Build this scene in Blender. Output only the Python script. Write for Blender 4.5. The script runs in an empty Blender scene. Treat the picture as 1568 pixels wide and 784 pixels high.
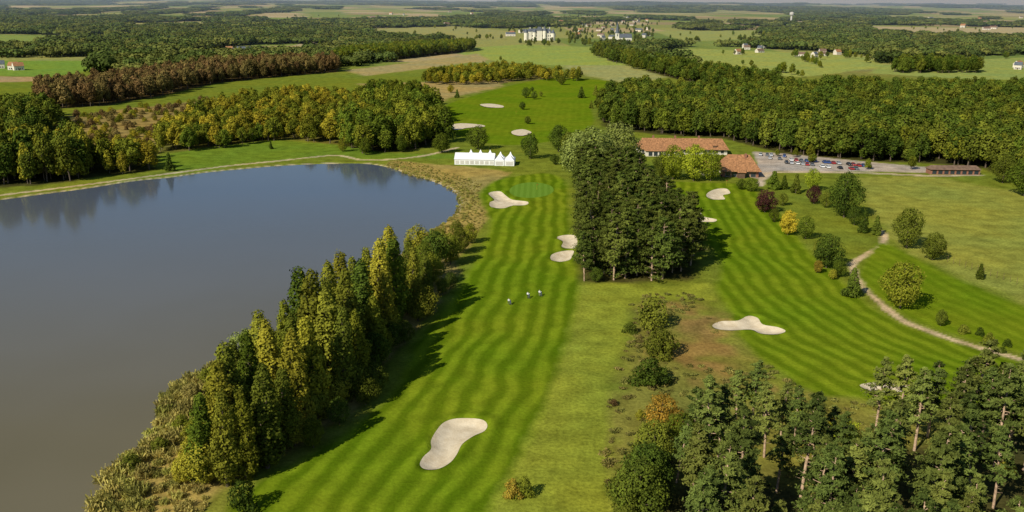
import bpy, math, numpy as np, bmesh
from mathutils import Matrix, Vector
from mathutils.geometry import delaunay_2d_cdt
rng=np.random.default_rng(11)
scene=bpy.context.scene
root=scene.collection
# ---------------------------------------------------------------- camera
FPX=1358.0; CAMH=80.0
pit=math.atan(391/FPX); rol=math.radians(0.4)
fwd=np.array([0,math.cos(pit),-math.sin(pit)]); up0=np.array([0,math.sin(pit),math.cos(pit)]); rt0=np.array([1.,0,0])
rt=rt0*math.cos(rol)+up0*math.sin(rol); upv=-rt0*math.sin(rol)+up0*math.cos(rol)
cd=bpy.data.cameras.new('camera'); cd.lens=36*FPX/1568; cd.sensor_width=36; cd.clip_start=1; cd.clip_end=200000
cam=bpy.data.objects.new('camera',cd); root.objects.link(cam); scene.camera=cam
cam.matrix_world=Matrix(((rt[0],upv[0],-fwd[0],0),(rt[1],upv[1],-fwd[1],0),(rt[2],upv[2],-fwd[2],CAMH),(0,0,0,1)))
# ---------------------------------------------------------------- survey: photogrammetric ground positions
def G(u,v):
    d=(u-784)*rt+FPX*fwd-(v-392)*upv
    t=CAMH/max(-d[2],2.5)
    return np.array([d[0]*t,d[1]*t])
def GP(l): return np.array([G(a,b) for a,b in l])
def depth(q): return q[1]*fwd[1]+CAMH*math.sin(pit)
def hpx(q,h): return h*depth(q)/(FPX*0.95)
def spline(P,closed=True,sub=5):
    P=np.asarray(P,float); n=len(P); out=[]
    rngi=range(n) if closed else range(n-1)
    for i in rngi:
        if closed: a,b,c,d=P[i-1],P[i],P[(i+1)%n],P[(i+2)%n]
        else: a,b,c,d=P[max(i-1,0)],P[i],P[i+1],P[min(i+2,n-1)]
        for k in range(sub):
            t=k/sub
            out.append(0.5*((2*b)+(c-a)*t+(2*a-5*b+4*c-d)*t*t+(3*b-a-3*c+d)*t**3))
    if not closed: out.append(P[-1])
    return np.array(out)
def hash2(ix,iy,s):
    v=np.sin(ix*127.1+iy*311.7+s*74.7)*43758.5453
    return v-np.floor(v)
def vnoise(x,y,sc,s=0):
    x=np.asarray(x)/sc; y=np.asarray(y)/sc
    ix=np.floor(x); iy=np.floor(y); fx=x-ix; fy=y-iy
    fx=fx*fx*(3-2*fx); fy=fy*fy*(3-2*fy)
    return (hash2(ix,iy,s)*(1-fx)+hash2(ix+1,iy,s)*fx)*(1-fy)+(hash2(ix,iy+1,s)*(1-fx)+hash2(ix+1,iy+1,s)*fx)*fy
def fbm(x,y,sc,s=0): return (vnoise(x,y,sc,s)*.5+vnoise(x,y,sc/2.1,s+1)*.3+vnoise(x,y,sc/4.3,s+2)*.2)
def inside(poly,x,y):
    r=np.zeros(len(x),bool); n=len(poly)
    for i in range(n):
        x1,y1=poly[i-1]; x2,y2=poly[i]
        if y1==y2: continue
        c=((y1>y)!=(y2>y))&(x<(x2-x1)*(y-y1)/(y2-y1)+x1)
        r^=c
    return r
def sdf(poly,X,Y,mar=25.):
    out=np.full(len(X),1e3)
    lo=poly.min(0)-mar; hi=poly.max(0)+mar
    m=np.where((X>lo[0])&(X<hi[0])&(Y>lo[1])&(Y<hi[1]))[0]
    if len(m)==0: return out
    x=X[m]; y=Y[m]; d2=np.full(len(m),1e9)
    for i in range(len(poly)):
        ax,ay=poly[i-1]; bx,by=poly[i]; ex,ey=bx-ax,by-ay; L=ex*ex+ey*ey+1e-9
        t=np.clip(((x-ax)*ex+(y-ay)*ey)/L,0,1)
        d2=np.minimum(d2,(x-ax-t*ex)**2+(y-ay-t*ey)**2)
    d=np.sqrt(d2); d[inside(poly,x,y)]*=-1
    out[m]=d; return out
def linedist(line,X,Y,mar=60.):
    out=np.full(len(X),1e3)
    lo=line.min(0)-mar; hi=line.max(0)+mar
    m=np.where((X>lo[0])&(X<hi[0])&(Y>lo[1])&(Y<hi[1]))[0]
    x=X[m]; y=Y[m]; d2=np.full(len(m),1e9); sg=np.ones(len(m))
    for i in range(len(line)-1):
        ax,ay=line[i]; bx,by=line[i+1]; ex,ey=bx-ax,by-ay; L=ex*ex+ey*ey+1e-9
        t=np.clip(((x-ax)*ex+(y-ay)*ey)/L,0,1)
        q=(x-ax-t*ex)**2+(y-ay-t*ey)**2; k=q<d2
        d2[k]=q[k]; sg[k]=np.sign(ex*(y[k]-ay)-ey*(x[k]-ax))
    out[m]=np.sqrt(d2)*sg; return out
def sm(t): t=np.clip(t,0,1); return t*t*(3-2*t)
def hills(x,y):
    return sm((y-3500)/6000)*(fbm(x,y,2600.,5)*62-22)*np.clip(y/9000,0.4,2.0)
# ---------------------------------------------------------------- materials
class NT:
    def __init__(s,name):
        s.m=bpy.data.materials.new(name); s.m.use_nodes=True; s.t=s.m.node_tree; s.t.nodes.clear()
        s.out=s.t.nodes.new('ShaderNodeOutputMaterial')
    def n(s,ty,ins=None,**kw):
        nd=s.t.nodes.new(ty)
        for k,v in kw.items(): setattr(nd,k,v)
        for k,v in (ins or {}).items(): s.set(nd.inputs[k],v)
        return nd
    def set(s,sock,v):
        if isinstance(v,bpy.types.NodeSocket): s.t.links.new(v,sock)
        elif isinstance(v,bpy.types.Node): s.t.links.new(v.outputs[0],sock)
        else:
            if hasattr(sock.default_value,'__len__') and len(sock.default_value)==4 and len(v)==3: v=(*v,1)
            sock.default_value=v
    def mix(s,f,a,b,mode='MIX'):
        nd=s.t.nodes.new('ShaderNodeMix'); nd.data_type='RGBA'; nd.blend_type=mode
        s.set(nd.inputs[0],f); s.set(nd.inputs[6],a); s.set(nd.inputs[7],b); return nd.outputs[2]
    def math(s,op,a,b=0.,c=0.):
        nd=s.t.nodes.new('ShaderNodeMath'); nd.operation=op
        s.set(nd.inputs[0],a); s.set(nd.inputs[1],b)
        if op in('MULTIPLY_ADD','WRAP'): s.set(nd.inputs[2],c)
        return nd.outputs[0]
    def rng(s,v,a,b,c=0.,d=1.):
        nd=s.t.nodes.new('ShaderNodeMapRange'); s.set(nd.inputs[0],v)
        for i,q in enumerate((a,b,c,d)): nd.inputs[i+1].default_value=q
        return nd.outputs[0]
    def noise(s,sc,det=3.,rough=.55,vec=None):
        nd=s.n('ShaderNodeTexNoise',{'Scale':sc,'Detail':det,'Roughness':rough})
        if vec is not None: s.set(nd.inputs['Vector'],vec)
        return nd.outputs['Fac']
    def finish(s,col,rough=.8,spec=.3,bump=None,bs=.3,bd=.1,**kw):
        b=s.n('ShaderNodeBsdfPrincipled',{'Base Color':col,'Roughness':rough,'Specular IOR Level':spec})
        for k,v in kw.items(): s.set(b.inputs[k],v)
        if bump is not None:
            bn=s.n('ShaderNodeBump',{'Strength':bs,'Distance':bd,'Height':bump}); s.set(b.inputs['Normal'],bn)
        s.t.links.new(b.outputs[0],s.out.inputs[0]); return s.m
def pos(s): return s.n('ShaderNodeNewGeometry').outputs['Position']
def simple(name,col,rough=.7,sc=2.,amp=.3,spec=.3,bump=0.0,**kw):
    s=NT(name); n=s.noise(sc,4.,vec=pos(s)); f=s.rng(n,.3,.7,1-amp,1+amp)
    c=s.mix(1.,col,s.n('ShaderNodeCombineXYZ',{0:f,1:f,2:f}),'MULTIPLY')
    return s.finish(c,rough,spec,bump=n if bump else None,bs=bump,**kw)
def leafmat(name,dark,light,alt,altamt=.8,trans=.2):
    s=NT(name)
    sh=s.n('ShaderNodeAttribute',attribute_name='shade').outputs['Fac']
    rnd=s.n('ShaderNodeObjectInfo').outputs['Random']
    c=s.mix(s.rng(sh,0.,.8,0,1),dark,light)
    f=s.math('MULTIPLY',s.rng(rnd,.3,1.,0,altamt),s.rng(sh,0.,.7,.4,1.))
    c=s.mix(f,c,alt)
    r2=s.math('FRACT',s.math('MULTIPLY',rnd,7.31))
    v=s.rng(r2,0,1,.66,1.30)
    c=s.mix(1.,c,s.n('ShaderNodeCombineXYZ',{0:v,1:v,2:v}),'MULTIPLY')
    b=s.n('ShaderNodeBsdfDiffuse',{'Color':c})
    if trans>0:
        t=s.n('ShaderNodeBsdfTranslucent',{'Color':c})
        mx=s.n('ShaderNodeMixShader',{0:trans}); s.t.links.new(b.outputs[0],mx.inputs[1]); s.t.links.new(t.outputs[0],mx.inputs[2]); b=mx
    s.t.links.new(b.outputs[0],s.out.inputs[0]); return s.m
M={}
M['bark']=simple('bark',(.12,.09,.065),.9,3.,.4)
M['pinebark']=simple('pine_bark',(.46,.32,.21),.9,2.,.4)
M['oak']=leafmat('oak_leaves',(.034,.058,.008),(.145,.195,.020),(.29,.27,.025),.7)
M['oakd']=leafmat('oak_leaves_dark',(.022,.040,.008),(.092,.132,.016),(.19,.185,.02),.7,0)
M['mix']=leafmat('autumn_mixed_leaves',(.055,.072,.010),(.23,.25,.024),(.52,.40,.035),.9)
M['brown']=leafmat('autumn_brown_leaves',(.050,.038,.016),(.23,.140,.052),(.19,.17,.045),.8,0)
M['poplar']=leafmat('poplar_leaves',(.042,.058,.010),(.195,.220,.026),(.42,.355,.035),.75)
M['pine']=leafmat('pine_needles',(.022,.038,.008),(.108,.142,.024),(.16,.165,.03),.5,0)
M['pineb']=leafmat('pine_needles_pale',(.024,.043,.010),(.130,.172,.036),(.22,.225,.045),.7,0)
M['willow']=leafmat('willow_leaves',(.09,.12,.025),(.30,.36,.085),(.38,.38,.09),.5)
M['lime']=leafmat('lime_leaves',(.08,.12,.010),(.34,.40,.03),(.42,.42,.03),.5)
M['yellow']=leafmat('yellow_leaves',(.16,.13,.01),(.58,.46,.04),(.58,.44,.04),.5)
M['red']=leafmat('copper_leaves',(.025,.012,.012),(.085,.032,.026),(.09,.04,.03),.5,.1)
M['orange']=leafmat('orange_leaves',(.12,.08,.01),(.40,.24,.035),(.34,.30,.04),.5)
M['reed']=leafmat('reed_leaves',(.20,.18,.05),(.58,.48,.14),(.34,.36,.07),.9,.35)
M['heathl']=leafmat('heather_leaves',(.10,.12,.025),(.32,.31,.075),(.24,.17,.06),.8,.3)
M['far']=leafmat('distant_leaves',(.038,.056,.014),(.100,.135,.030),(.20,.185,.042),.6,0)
M['sand']=(lambda s:(s.finish(s.mix(s.rng(s.noise(.5,5.,vec=pos(s)),.3,.7),(.54,.44,.29),(.72,.62,.45)),.95,.1,bump=s.noise(2.5,3.,vec=pos(s)),bs=.5,bd=.12)))(NT('bunker_sand'))
M['white']=simple('white_canvas',(.80,.80,.78),.5,1.,.04)
M['render']=simple('white_render',(.66,.60,.50),.85,.6,.12)
M['stone']=simple('castle_stone',(.74,.70,.58),.85,.2,.1)
M['tile']=simple('clay_roof_tiles',(.33,.160,.070),.85,1.2,.45,bump=.4)
M['tile2']=simple('old_roof_tiles',(.17,.11,.075),.9,.6,.35)
M['slate']=simple('slate_roof',(.10,.115,.135),.6,.4,.25)
M['glass']=simple('window_glass',(.03,.04,.05),.12,1.,.2,.6)
M['wood']=simple('timber',(.13,.08,.05),.8,2.,.3)
M['brick']=simple('brick_wall',(.28,.13,.08),.85,3.,.3)
M['concrete']=simple('pale_concrete',(.55,.53,.48),.85,.3,.1)
M['tyre']=simple('tyre_rubber',(.02,.02,.02),.9)
M['metal']=simple('grey_metal',(.35,.35,.36),.35,2.,.1,.5,Metallic=.7)
M['bag']=simple('bag_cloth',(.03,.04,.12),.7)
M['yplastic']=simple('yellow_cloth',(.7,.55,.05),.6)
cars=[('silver',(.45,.46,.48)),('black',(.02,.02,.025)),('white_',(.75,.75,.74)),('blue',(.04,.08,.25)),('redp',(.35,.03,.03)),('grey',(.14,.15,.16))]
for k,c in cars: M['car_'+k]=simple('car_paint_'+k.strip('_'),c,.3,1.,.04,.6)
# ---------------------------------------------------------------- mesh builders
def link(ob,coll=None): (coll or root).objects.link(ob); return ob
def npmesh(name,V,Fq,mats,midx=None,shade=None,smooth=False):
    V=np.asarray(V,np.float32); Fq=np.asarray(Fq,np.int32); k=Fq.shape[1]
    me=bpy.data.meshes.new(name); me.vertices.add(len(V)); me.vertices.foreach_set('co',V.ravel())
    me.loops.add(Fq.size); me.loops.foreach_set('vertex_index',Fq.ravel())
    me.polygons.add(len(Fq)); me.polygons.foreach_set('loop_start',np.arange(0,Fq.size,k,dtype=np.int32))
    for m in mats: me.materials.append(m)
    if midx is not None: me.polygons.foreach_set('material_index',np.asarray(midx,np.int32))
    if smooth: me.polygons.foreach_set('use_smooth',np.ones(len(Fq),bool))
    if shade is not None:
        a=me.attributes.new('shade','FLOAT','POINT'); a.data.foreach_set('value',np.asarray(shade,np.float32))
    me.update(calc_edges=True); return me
class QB:
    def __init__(s): s.V=[];s.F=[];s.M=[];s.S=[];s.n=0
    def add(s,V,F,m,sh=0.5):
        V=np.asarray(V); F=np.asarray(F)+s.n
        s.V.append(V);s.F.append(F);s.M.append(np.full(len(F),m)); s.S.append(np.full(len(V),sh) if np.isscalar(sh) else sh); s.n+=len(V)
    def tube(s,pts,rad,m=0,k=6):
        pts=np.asarray(pts,float); n=len(pts); a=np.arange(k)*2*math.pi/k; V=[]
        for i in range(n):
            d=pts[min(i+1,n-1)]-pts[max(i-1,0)]; d/=np.linalg.norm(d)+1e-9
            x=np.cross(d,[0.3,1,0.2]); x/=np.linalg.norm(x); y=np.cross(d,x)
            V.append(pts[i]+rad[i]*(np.cos(a)[:,None]*x+np.sin(a)[:,None]*y))
        V=np.concatenate(V); F=[]
        for i in range(n-1):
            for j in range(k): F.append((i*k+j,i*k+(j+1)%k,(i+1)*k+(j+1)%k,(i+1)*k+j))
        s.add(V,F,m)
    def leaves(s,C,Nr,size,sh,m=1,aspect=1.,axis=None):
        n=len(C); Nr=Nr/(np.linalg.norm(Nr,axis=1,keepdims=True)+1e-9)
        R=rng.normal(size=(n,3)) if axis is None else axis
        T=np.cross(Nr,R); 
        if axis is not None: T=axis-Nr*np.sum(axis*Nr,1,keepdims=True)
        T/=np.linalg.norm(T,axis=1,keepdims=True)+1e-9; B=np.cross(Nr,T)
        sz=size*rng.uniform(.6,1.3,(n,1)); 
        q=[T*sz*.5, B*sz*.5*aspect*rng.uniform(.7,1.1,(n,1)), -T*sz*.5, -B*sz*.5*aspect*rng.uniform(.7,1.1,(n,1))]
        V=np.stack([C+x for x in q],1).reshape(-1,3); F=np.arange(4*n).reshape(-1,4)
        s.add(V,F,m,np.repeat(sh,4))
    def mesh(s,name,mats,smooth=False): return npmesh(name,np.concatenate(s.V),np.concatenate(s.F),mats,np.concatenate(s.M),np.concatenate(s.S),smooth)
def env(shape,z):
    if shape=='round': return np.sqrt(np.clip(1-(2*z-1)**2*.95,0,1))
    if shape=='poplar': return np.where(z<.3,.65+.35*z/.3,np.clip((1-z)/.7,0,1)**.55)
    if shape=='cone': return np.clip(1-z,0.05,1)**.8
    if shape=='dome': return np.sqrt(np.clip(1-z**2*.97,0,1))
def broad(name,h,cr,cb,nl,nleaf,ls,shape,leaf,bark='bark',lr=(.26,.44),trunk=True,jit=.6,lean=.0):
    b=QB(); ch=h*(1-cb)
    z=(np.arange(nl)+rng.uniform(0,1,nl))/nl; e=env(shape,z)
    a=np.arange(nl)*2.399+rng.uniform(-.6,.6,nl); R=cr*rng.uniform(*lr,nl)*(.55+.45*e)
    rd=np.clip(e*cr-R*.8,0,None)*rng.uniform(.45,1.08,nl)
    C=np.stack([np.cos(a)*rd,np.sin(a)*rd,h*cb+R*.5+z*(ch-R*1.35)],1)
    C[:,0]+=lean*C[:,2]
    if trunk:
        tp=np.array([[0,0,-.3],[rng.normal()*.1,rng.normal()*.1,h*.3],[lean*h*.6,0,h*.62],[lean*h*.85,0,h*.85]])
        b.tube(tp,[h*.022,h*.016,h*.010,h*.004])
        for i in range(0,nl,max(1,nl//9)):
            s0=np.array([0,0,max(h*.15,C[i,2]*.55)]); b.tube([s0,(s0+C[i])/2+[0,0,.2],C[i]],[h*.008,h*.006,h*.003],k=4)
    w=R**2/np.sum(R**2); li=rng.choice(nl,nleaf,p=w)
    D=rng.normal(size=(nleaf,3)); D/=np.linalg.norm(D,axis=1,keepdims=True)
    lump=1+.16*np.sin(D[:,0]*5+li*1.7)*np.sin(D[:,1]*5+li)+.10*np.sin(D[:,2]*9+li*2.3)
    rr=R[li]*lump*np.where(rng.random(nleaf)<.82,rng.uniform(.82,1.08,nleaf),rng.uniform(1.0,1.4,nleaf))
    P=C[li]+D*rr[:,None]*np.array([1,1,.86 if shape!='poplar' else 1.35])
    P[:,2]=np.maximum(P[:,2],.08)
    keep=np.ones(nleaf,bool)
    for j in range(nl):
        q=np.linalg.norm(P-C[j],axis=1); keep&=~((q<R[j]*.78)&(li!=j))
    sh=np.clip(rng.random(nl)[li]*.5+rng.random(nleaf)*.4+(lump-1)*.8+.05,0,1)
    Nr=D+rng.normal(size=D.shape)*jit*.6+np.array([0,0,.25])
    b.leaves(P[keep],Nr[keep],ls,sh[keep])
    return b.mesh(name,[M[bark],M[leaf]])
def pine(name,h,cr,cb,nb,ntuft,tl,leaf,cone=.5,bark='pinebark'):
    b=QB(); lean=rng.normal(size=2)*.03*h
    tp=np.array([[0,0,-.3],[lean[0]*.2,lean[1]*.2,h*.35],[lean[0]*.8,lean[1]*.7,h*.7],[lean[0],lean[1],h*.97]])
    b.tube(tp,[h*.016,h*.013,h*.008,h*.002])
    def tr(z): return np.array([np.interp(z,tp[:,2],tp[:,0]),np.interp(z,tp[:,2],tp[:,1]),z])
    per=max(3,ntuft//nb)
    for i in range(4):
        z=h*cb*rng.uniform(.45,.95); o=tr(z); a=rng.uniform(0,6.28); b.tube([o,o+np.array([math.cos(a),math.sin(a),.1])*rng.uniform(.6,1.6)],[.04,.015],k=4)
    for i in range(nb):
        f=(i+rng.random())/nb; z=h*(cb+(1-cb)*f*.96)
        L=cr*((1-cone)*math.sqrt(max(0,1-f**2.5))+cone*(1-f))*rng.uniform(.5,1.25)+.2
        a=i*2.399+rng.normal()*.4; o=tr(z); d=np.array([math.cos(a),math.sin(a),rng.uniform(.0,.5)])
        e=o+d*L
        b.tube([o,(o+e)/2+[0,0,-.05*L],e],[h*.005,h*.0035,h*.0015],k=4)
        t=np.sqrt(rng.uniform(.2,1.1,per)); sp=(.07+.15*t)*L+.10
        Pc=o+d*L*t[:,None]+rng.normal(size=(per,3))*sp[:,None]*np.array([.85,.85,.34])
        bs=rng.random()
        for k in range(4):
            ax=rng.normal(size=(per,3))*.6+d*.5+np.array([0,0,.6]); ax/=np.linalg.norm(ax,axis=1,keepdims=True)
            nr=rng.normal(size=(per,3))*.45+d*.5+np.array([0,0,.6])
            b.leaves(Pc+ax*tl*.35,nr,tl,np.clip(bs*.5+rng.random(per)*.4+t*.15,0,1),aspect=.42,axis=ax)
    return b.mesh(name,[M[bark],M[leaf]])
def remat(me,leaf):
    m=me.copy(); m.materials[1]=M[leaf]; return m
def protocoll(name,meshes):
    c=bpy.data.collections.new(name)
    for i,me in enumerate(meshes):
        o=bpy.data.objects.new(f'{name}_{i}',me); c.objects.link(o)
    return c
def scatter(name,P,sc,coll,nvar,rot=None,tilt=.04):
    n=len(P)
    if n==0: return
    me=bpy.data.meshes.new(name); me.vertices.add(n); me.vertices.foreach_set('co',np.asarray(P,np.float32).ravel())
    sc=np.asarray(sc,np.float32)
    if sc.ndim==1: sc=np.stack([sc]*3,1)
    r=np.stack([rng.normal(size=n)*tilt,rng.normal(size=n)*tilt,rng.uniform(0,6.283,n)],1).astype(np.float32)
    a=me.attributes.new('rot','FLOAT_VECTOR','POINT'); a.data.foreach_set('vector',r.ravel())
    a=me.attributes.new('scl','FLOAT_VECTOR','POINT'); a.data.foreach_set('vector',sc.ravel())
    a=me.attributes.new('idx','INT','POINT'); a.data.foreach_set('value',rng.integers(0,nvar,n).astype(np.int32))
    ob=link(bpy.data.objects.new(name,me))
    g=bpy.data.node_groups.new(name,'GeometryNodeTree')
    g.interface.new_socket('Geometry',in_out='INPUT',socket_type='NodeSocketGeometry'); g.interface.new_socket('Geometry',in_out='OUTPUT',socket_type='NodeSocketGeometry')
    N=g.nodes.new; gi=N('NodeGroupInput'); go=N('NodeGroupOutput'); ip=N('GeometryNodeInstanceOnPoints'); ci=N('GeometryNodeCollectionInfo')
    ci.inputs['Collection'].default_value=coll; ci.inputs['Separate Children'].default_value=True; ci.inputs['Reset Children'].default_value=True
    def na(nm,ty):
        q=N('GeometryNodeInputNamedAttribute'); q.data_type=ty; q.inputs['Name'].default_value=nm; return q.outputs['Attribute']
    L=g.links.new; L(gi.outputs[0],ip.inputs['Points']); L(ci.outputs[0],ip.inputs['Instance']); ip.inputs['Pick Instance'].default_value=True
    L(na('idx','INT'),ip.inputs['Instance Index']); e=N('FunctionNodeEulerToRotation'); L(na('rot','FLOAT_VECTOR'),e.inputs[0]); L(e.outputs[0],ip.inputs['Rotation'])
    L(na('scl','FLOAT_VECTOR'),ip.inputs['Scale']); L(ip.outputs[0],go.inputs[0])
    md=ob.modifiers.new('instances','NODES'); md.node_group=g
    return ob
def fill(poly,sp,jit=.45):
    lo=poly.min(0); hi=poly.max(0); nx=int((hi[0]-lo[0])/sp)+2; ny=int((hi[1]-lo[1])/sp)+2
    xx,yy=np.meshgrid(np.arange(nx)*sp+lo[0],np.arange(ny)*sp+lo[1]); yy=yy.ravel(); xx=(xx+np.where(np.arange(ny)%2,sp/2,0)[:,None]).ravel()
    xx=xx+rng.uniform(-jit,jit,len(xx))*sp; yy=yy+rng.uniform(-jit,jit,len(yy))*sp
    m=inside(poly,xx,yy); return np.stack([xx[m],yy[m]],1)
def z0(P,z=0.): return np.concatenate([P,np.full((len(P),1),z)],1)
# ---------------------------------------------------------------- layout polygons
lake=spline(GP([(-420,352),(-250,330),(-100,316),(0,305),(60,297),(130,288),(200,277),(260,271),(310,264),(370,258),(430,253),(500,250),(560,250),(600,257),(630,268),(660,276),(690,288),(702,300),(702,318),(690,335),(665,350),(642,366),(615,395),(560,440),(480,492),(400,532),(330,562),(285,585),(258,608),(248,638),(238,665),(200,700),(170,735),(148,790),(130,860),(60,1000),(-300,1100),(-700,800),(-700,450)]))
fair1=spline(GP([(400,900),(345,800),(400,735),(470,700),(560,640),(610,590),(640,520),(690,462),(715,420),(735,385),(752,345),(742,312),(738,296),(752,280),(790,270),(840,266),(866,280),(870,320),(872,360),(880,400),(885,440),(872,500),(852,560),(830,625),(795,695),(755,770),(720,860),(640,930)]))
cl1=spline(GP([(400,960),(480,850),(560,752),(640,652),(705,560),(755,470),(785,400),(802,340),(810,300),(812,262),(812,240)]),False)
fair2=spline(GP([(1015,282),(1080,280),(1140,284),(1175,310),(1205,345),(1245,392),(1290,432),(1335,472),(1400,505),(1470,528),(1560,556),(1660,590),(1760,640),(1700,700),(1500,640),(1330,612),(1250,600),(1190,565),(1140,522),(1118,480),(1098,440),(1106,410),(1080,365),(1055,325)]))
cl2=spline(GP([(1070,250),(1085,290),(1120,355),(1170,420),(1240,484),(1350,545),(1500,605),(1700,680)]),False)
fair3=spline(GP([(1325,402),(1350,372),(1400,395),(1460,425),(1568,470),(1640,490),(1640,560),(1548,535),(1470,515),(1400,490),(1340,450),(1318,425)]))
cl3=GP([(1330,390),(1450,455),(1660,545)])
fair4=spline(GP([(672,178),(690,158),(750,140),(800,127),(850,120),(930,124),(925,140),(905,160),(908,190),(870,205),(850,215),(790,222),(740,218),(700,206),(680,192)]))
cl4=GP([(740,235),(760,190),(790,150),(880,122)])
green1=spline(GP([(780,292),(790,283),(815,279),(840,283),(848,291),(838,299),(812,303),(788,300)]))
bunk=[[(643,712),(648,700),(660,688),(660,675),(668,660),(680,647),(700,641),(735,642),(746,650),(742,660),(725,668),(708,680),(700,695),(690,708),(672,718),(652,719)],
[(1091,498),(1105,492),(1130,491),(1145,484),(1160,487),(1168,497),(1190,501),(1203,507),(1190,512),(1165,511),(1150,505),(1120,506),(1098,504)],
[(748,296),(765,293),(775,300),(785,306),(808,309),(805,314),(785,315),(770,319),(752,317),(750,310),(757,306)],
[(852,364),(865,360),(882,362),(883,378),(872,381),(860,378),(862,370)],
[(845,390),(860,385),(878,384),(876,392),(872,398),(858,401),(844,398)],
[(1043,323),(1058,322),(1072,325),(1078,332),(1097,336),(1092,340),(1070,339),(1055,335)],
[(1083,296),(1095,290),(1112,289),(1118,296),(1107,299),(1110,305),(1095,306),(1083,302)],
[(1316,590),(1345,586),(1390,592),(1385,600),(1340,600)],
[(685,193),(705,189),(735,191),(742,194),(715,196),(700,199),(680,197)],
[(784,201),(800,198),(814,203),(800,208),(786,206)],
[(735,160),(752,159),(770,162),(768,165),(745,164)]]
bunk=[spline(GP(b),True,4) for b in bunk]
path1=spline(GP([(1345,350),(1354,362),(1350,376),(1330,388),(1308,402),(1308,416),(1322,438),(1350,465),(1380,490),(1430,510),(1490,530),(1550,547),(1640,575)]),False)
path2=spline(GP([(-100,312),(0,299),(130,283),(250,267),(350,254),(430,246),(512,238),(560,245),(640,240),(700,226)]),False)
path3=spline(GP([(1165,284),(1168,272),(1185,264),(1300,264),(1420,269),(1500,268)]),False)
R=dict(
 right=GP([(915,175),(930,160),(960,148),(1060,150),(1130,154),(1200,148),(1330,145),(1568,150),(1700,152),(1800,330),(1660,305),(1568,282),(1505,258),(1400,249),(1330,247),(1200,236),(1150,224),(1110,212),(1000,206),(930,196)]),
 belt=GP([(905,84),(925,78),(1000,98),(1060,112),(1130,126),(1190,130),(1200,140),(1130,140),(1040,122),(960,103)]),
 rwood=GP([(1365,112),(1380,102),(1490,102),(1502,112)]),
 leftmix=GP([(240,233),(245,215),(290,190),(330,172),(400,162),(430,155),(520,158),(562,160),(565,200),(560,225),(520,222),(440,214),(380,220),(330,230)]),
 leftgreen=GP([(520,226),(560,170),(575,155),(640,150),(668,175),(682,205),(680,222),(620,231),(560,236)]),
 leftfront=GP([(-160,300),(-60,292),(0,287),(60,283),(110,277),(150,262),(110,245),(0,240),(-150,250)]),
 leftfront2=GP([(110,276),(240,260),(235,240),(150,240),(100,250)]),
 leftup=GP([(-100,235),(0,235),(60,215),(95,190),(60,175),(-100,180)]),
 brown=GP([(60,168),(160,162),(240,148),(330,128),(420,118),(520,110),(520,101),(400,106),(320,112),(200,132),(100,145),(60,150)]),
 avenue=GP([(510,100),(560,96),(640,88),(728,78),(722,73),(640,76),(560,84),(520,89)]),
 centre=GP([(640,128),(700,112),(760,108),(860,118),(900,124),(870,124),(800,124),(740,130),(690,131)]),
 grove=GP([(893,436),(955,438),(1000,432),(1060,428),(1072,405),(1060,380),(1030,340),(1000,305),(965,285),(905,280),(885,300),(888,360),(890,400)]),
 br=GP([(920,900),(960,820),(985,770),(1010,730),(1070,712),(1150,720),(1230,745),(1300,725),(1350,690),(1460,672),(1600,655),(1900,720),(2100,1150),(900,1150)]),
 pbelt=GP([(650,425),(690,435),(650,490),(600,550),(555,610),(480,672),(400,712),(335,748),(300,740),(330,690),(380,620),(440,570),(520,495),(600,440)]),
)
scrub=GP([(95,178),(240,162),(330,150),(330,170),(250,200),(235,238),(110,235),(95,210)])
heath=spline(GP([(975,455),(1060,450),(1090,470),(1120,510),(1180,565),(1240,600),(1330,615),(1500,640),(1700,700),(1700,1000),(960,1000),(930,880),(935,760),(925,700),(925,640),(940,580),(960,520)]))
rough1=spline(GP([(885,440),(930,432),(1040,440),(1085,430),(1100,455),(1060,462),(970,465),(960,520),(935,580),(925,640),(925,700),(935,790),(900,900),(700,930),(755,770),(830,625),(852,560),(872,500)]))
reedz=spline(GP([(600,246),(640,249),(700,254),(775,262),(780,270),(748,282),(732,300),(750,325),(735,350),(715,375),(700,400),(690,440),(640,500),(590,560),(550,620),(480,672),(400,708),(355,735),(300,800),(250,860),(130,900),(60,800),(140,640),(230,560),(330,520),(520,420),(620,360),(690,310),(600,265)]))
parking=GP([(1152,232),(1210,236),(1320,247),(1420,256),(1500,262),(1500,267),(1400,264),(1290,262),(1190,262),(1172,276),(1152,272),(1160,250)])
# ---------------------------------------------------------------- terrain sheet
ys=[-400.,-200.,-60.,20.,60.]; y=60.
while y<80000:
    y+=max(.5,y*.0055)*(1 if y<4000 else min(8,1+(y-4000)/2500)); ys.append(y)
ys=np.array(ys); s=np.linspace(-1,1,560); fx=.60*s+.9*np.sign(s)*np.abs(s)**6
yc=np.maximum(ys,75.); X=(fx[None,:]*(yc[:,None]+45)); Y=np.repeat(ys[:,None],len(s),1)
nr,nc=X.shape; X=X.ravel(); Y=Y.ravel()
n4=vnoise(X,Y,4.,1)-.5; n15=fbm(X,Y,18.,3)-.5
col=np.empty((len(X),3)); col[:]=(.140,.182,.022)
far=sm((Y-900)/400)
def cell(x,y,cw,chh,s):
    xs=x/cw+.3*vnoise(x,y,cw*2,s); yy=y/chh+.3*vnoise(x,y,chh*2,s+4)
    return hash2(np.floor(xs+np.floor(yy)*.37),np.floor(yy),s)
c1=cell(X,Y,260.,420.,2.)
pal=np.array([(.17,.23,.055),(.25,.27,.085),(.34,.29,.15),(.14,.20,.05),(.21,.24,.07),(.37,.32,.19),(.15,.21,.05),(.26,.22,.11)])
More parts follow.
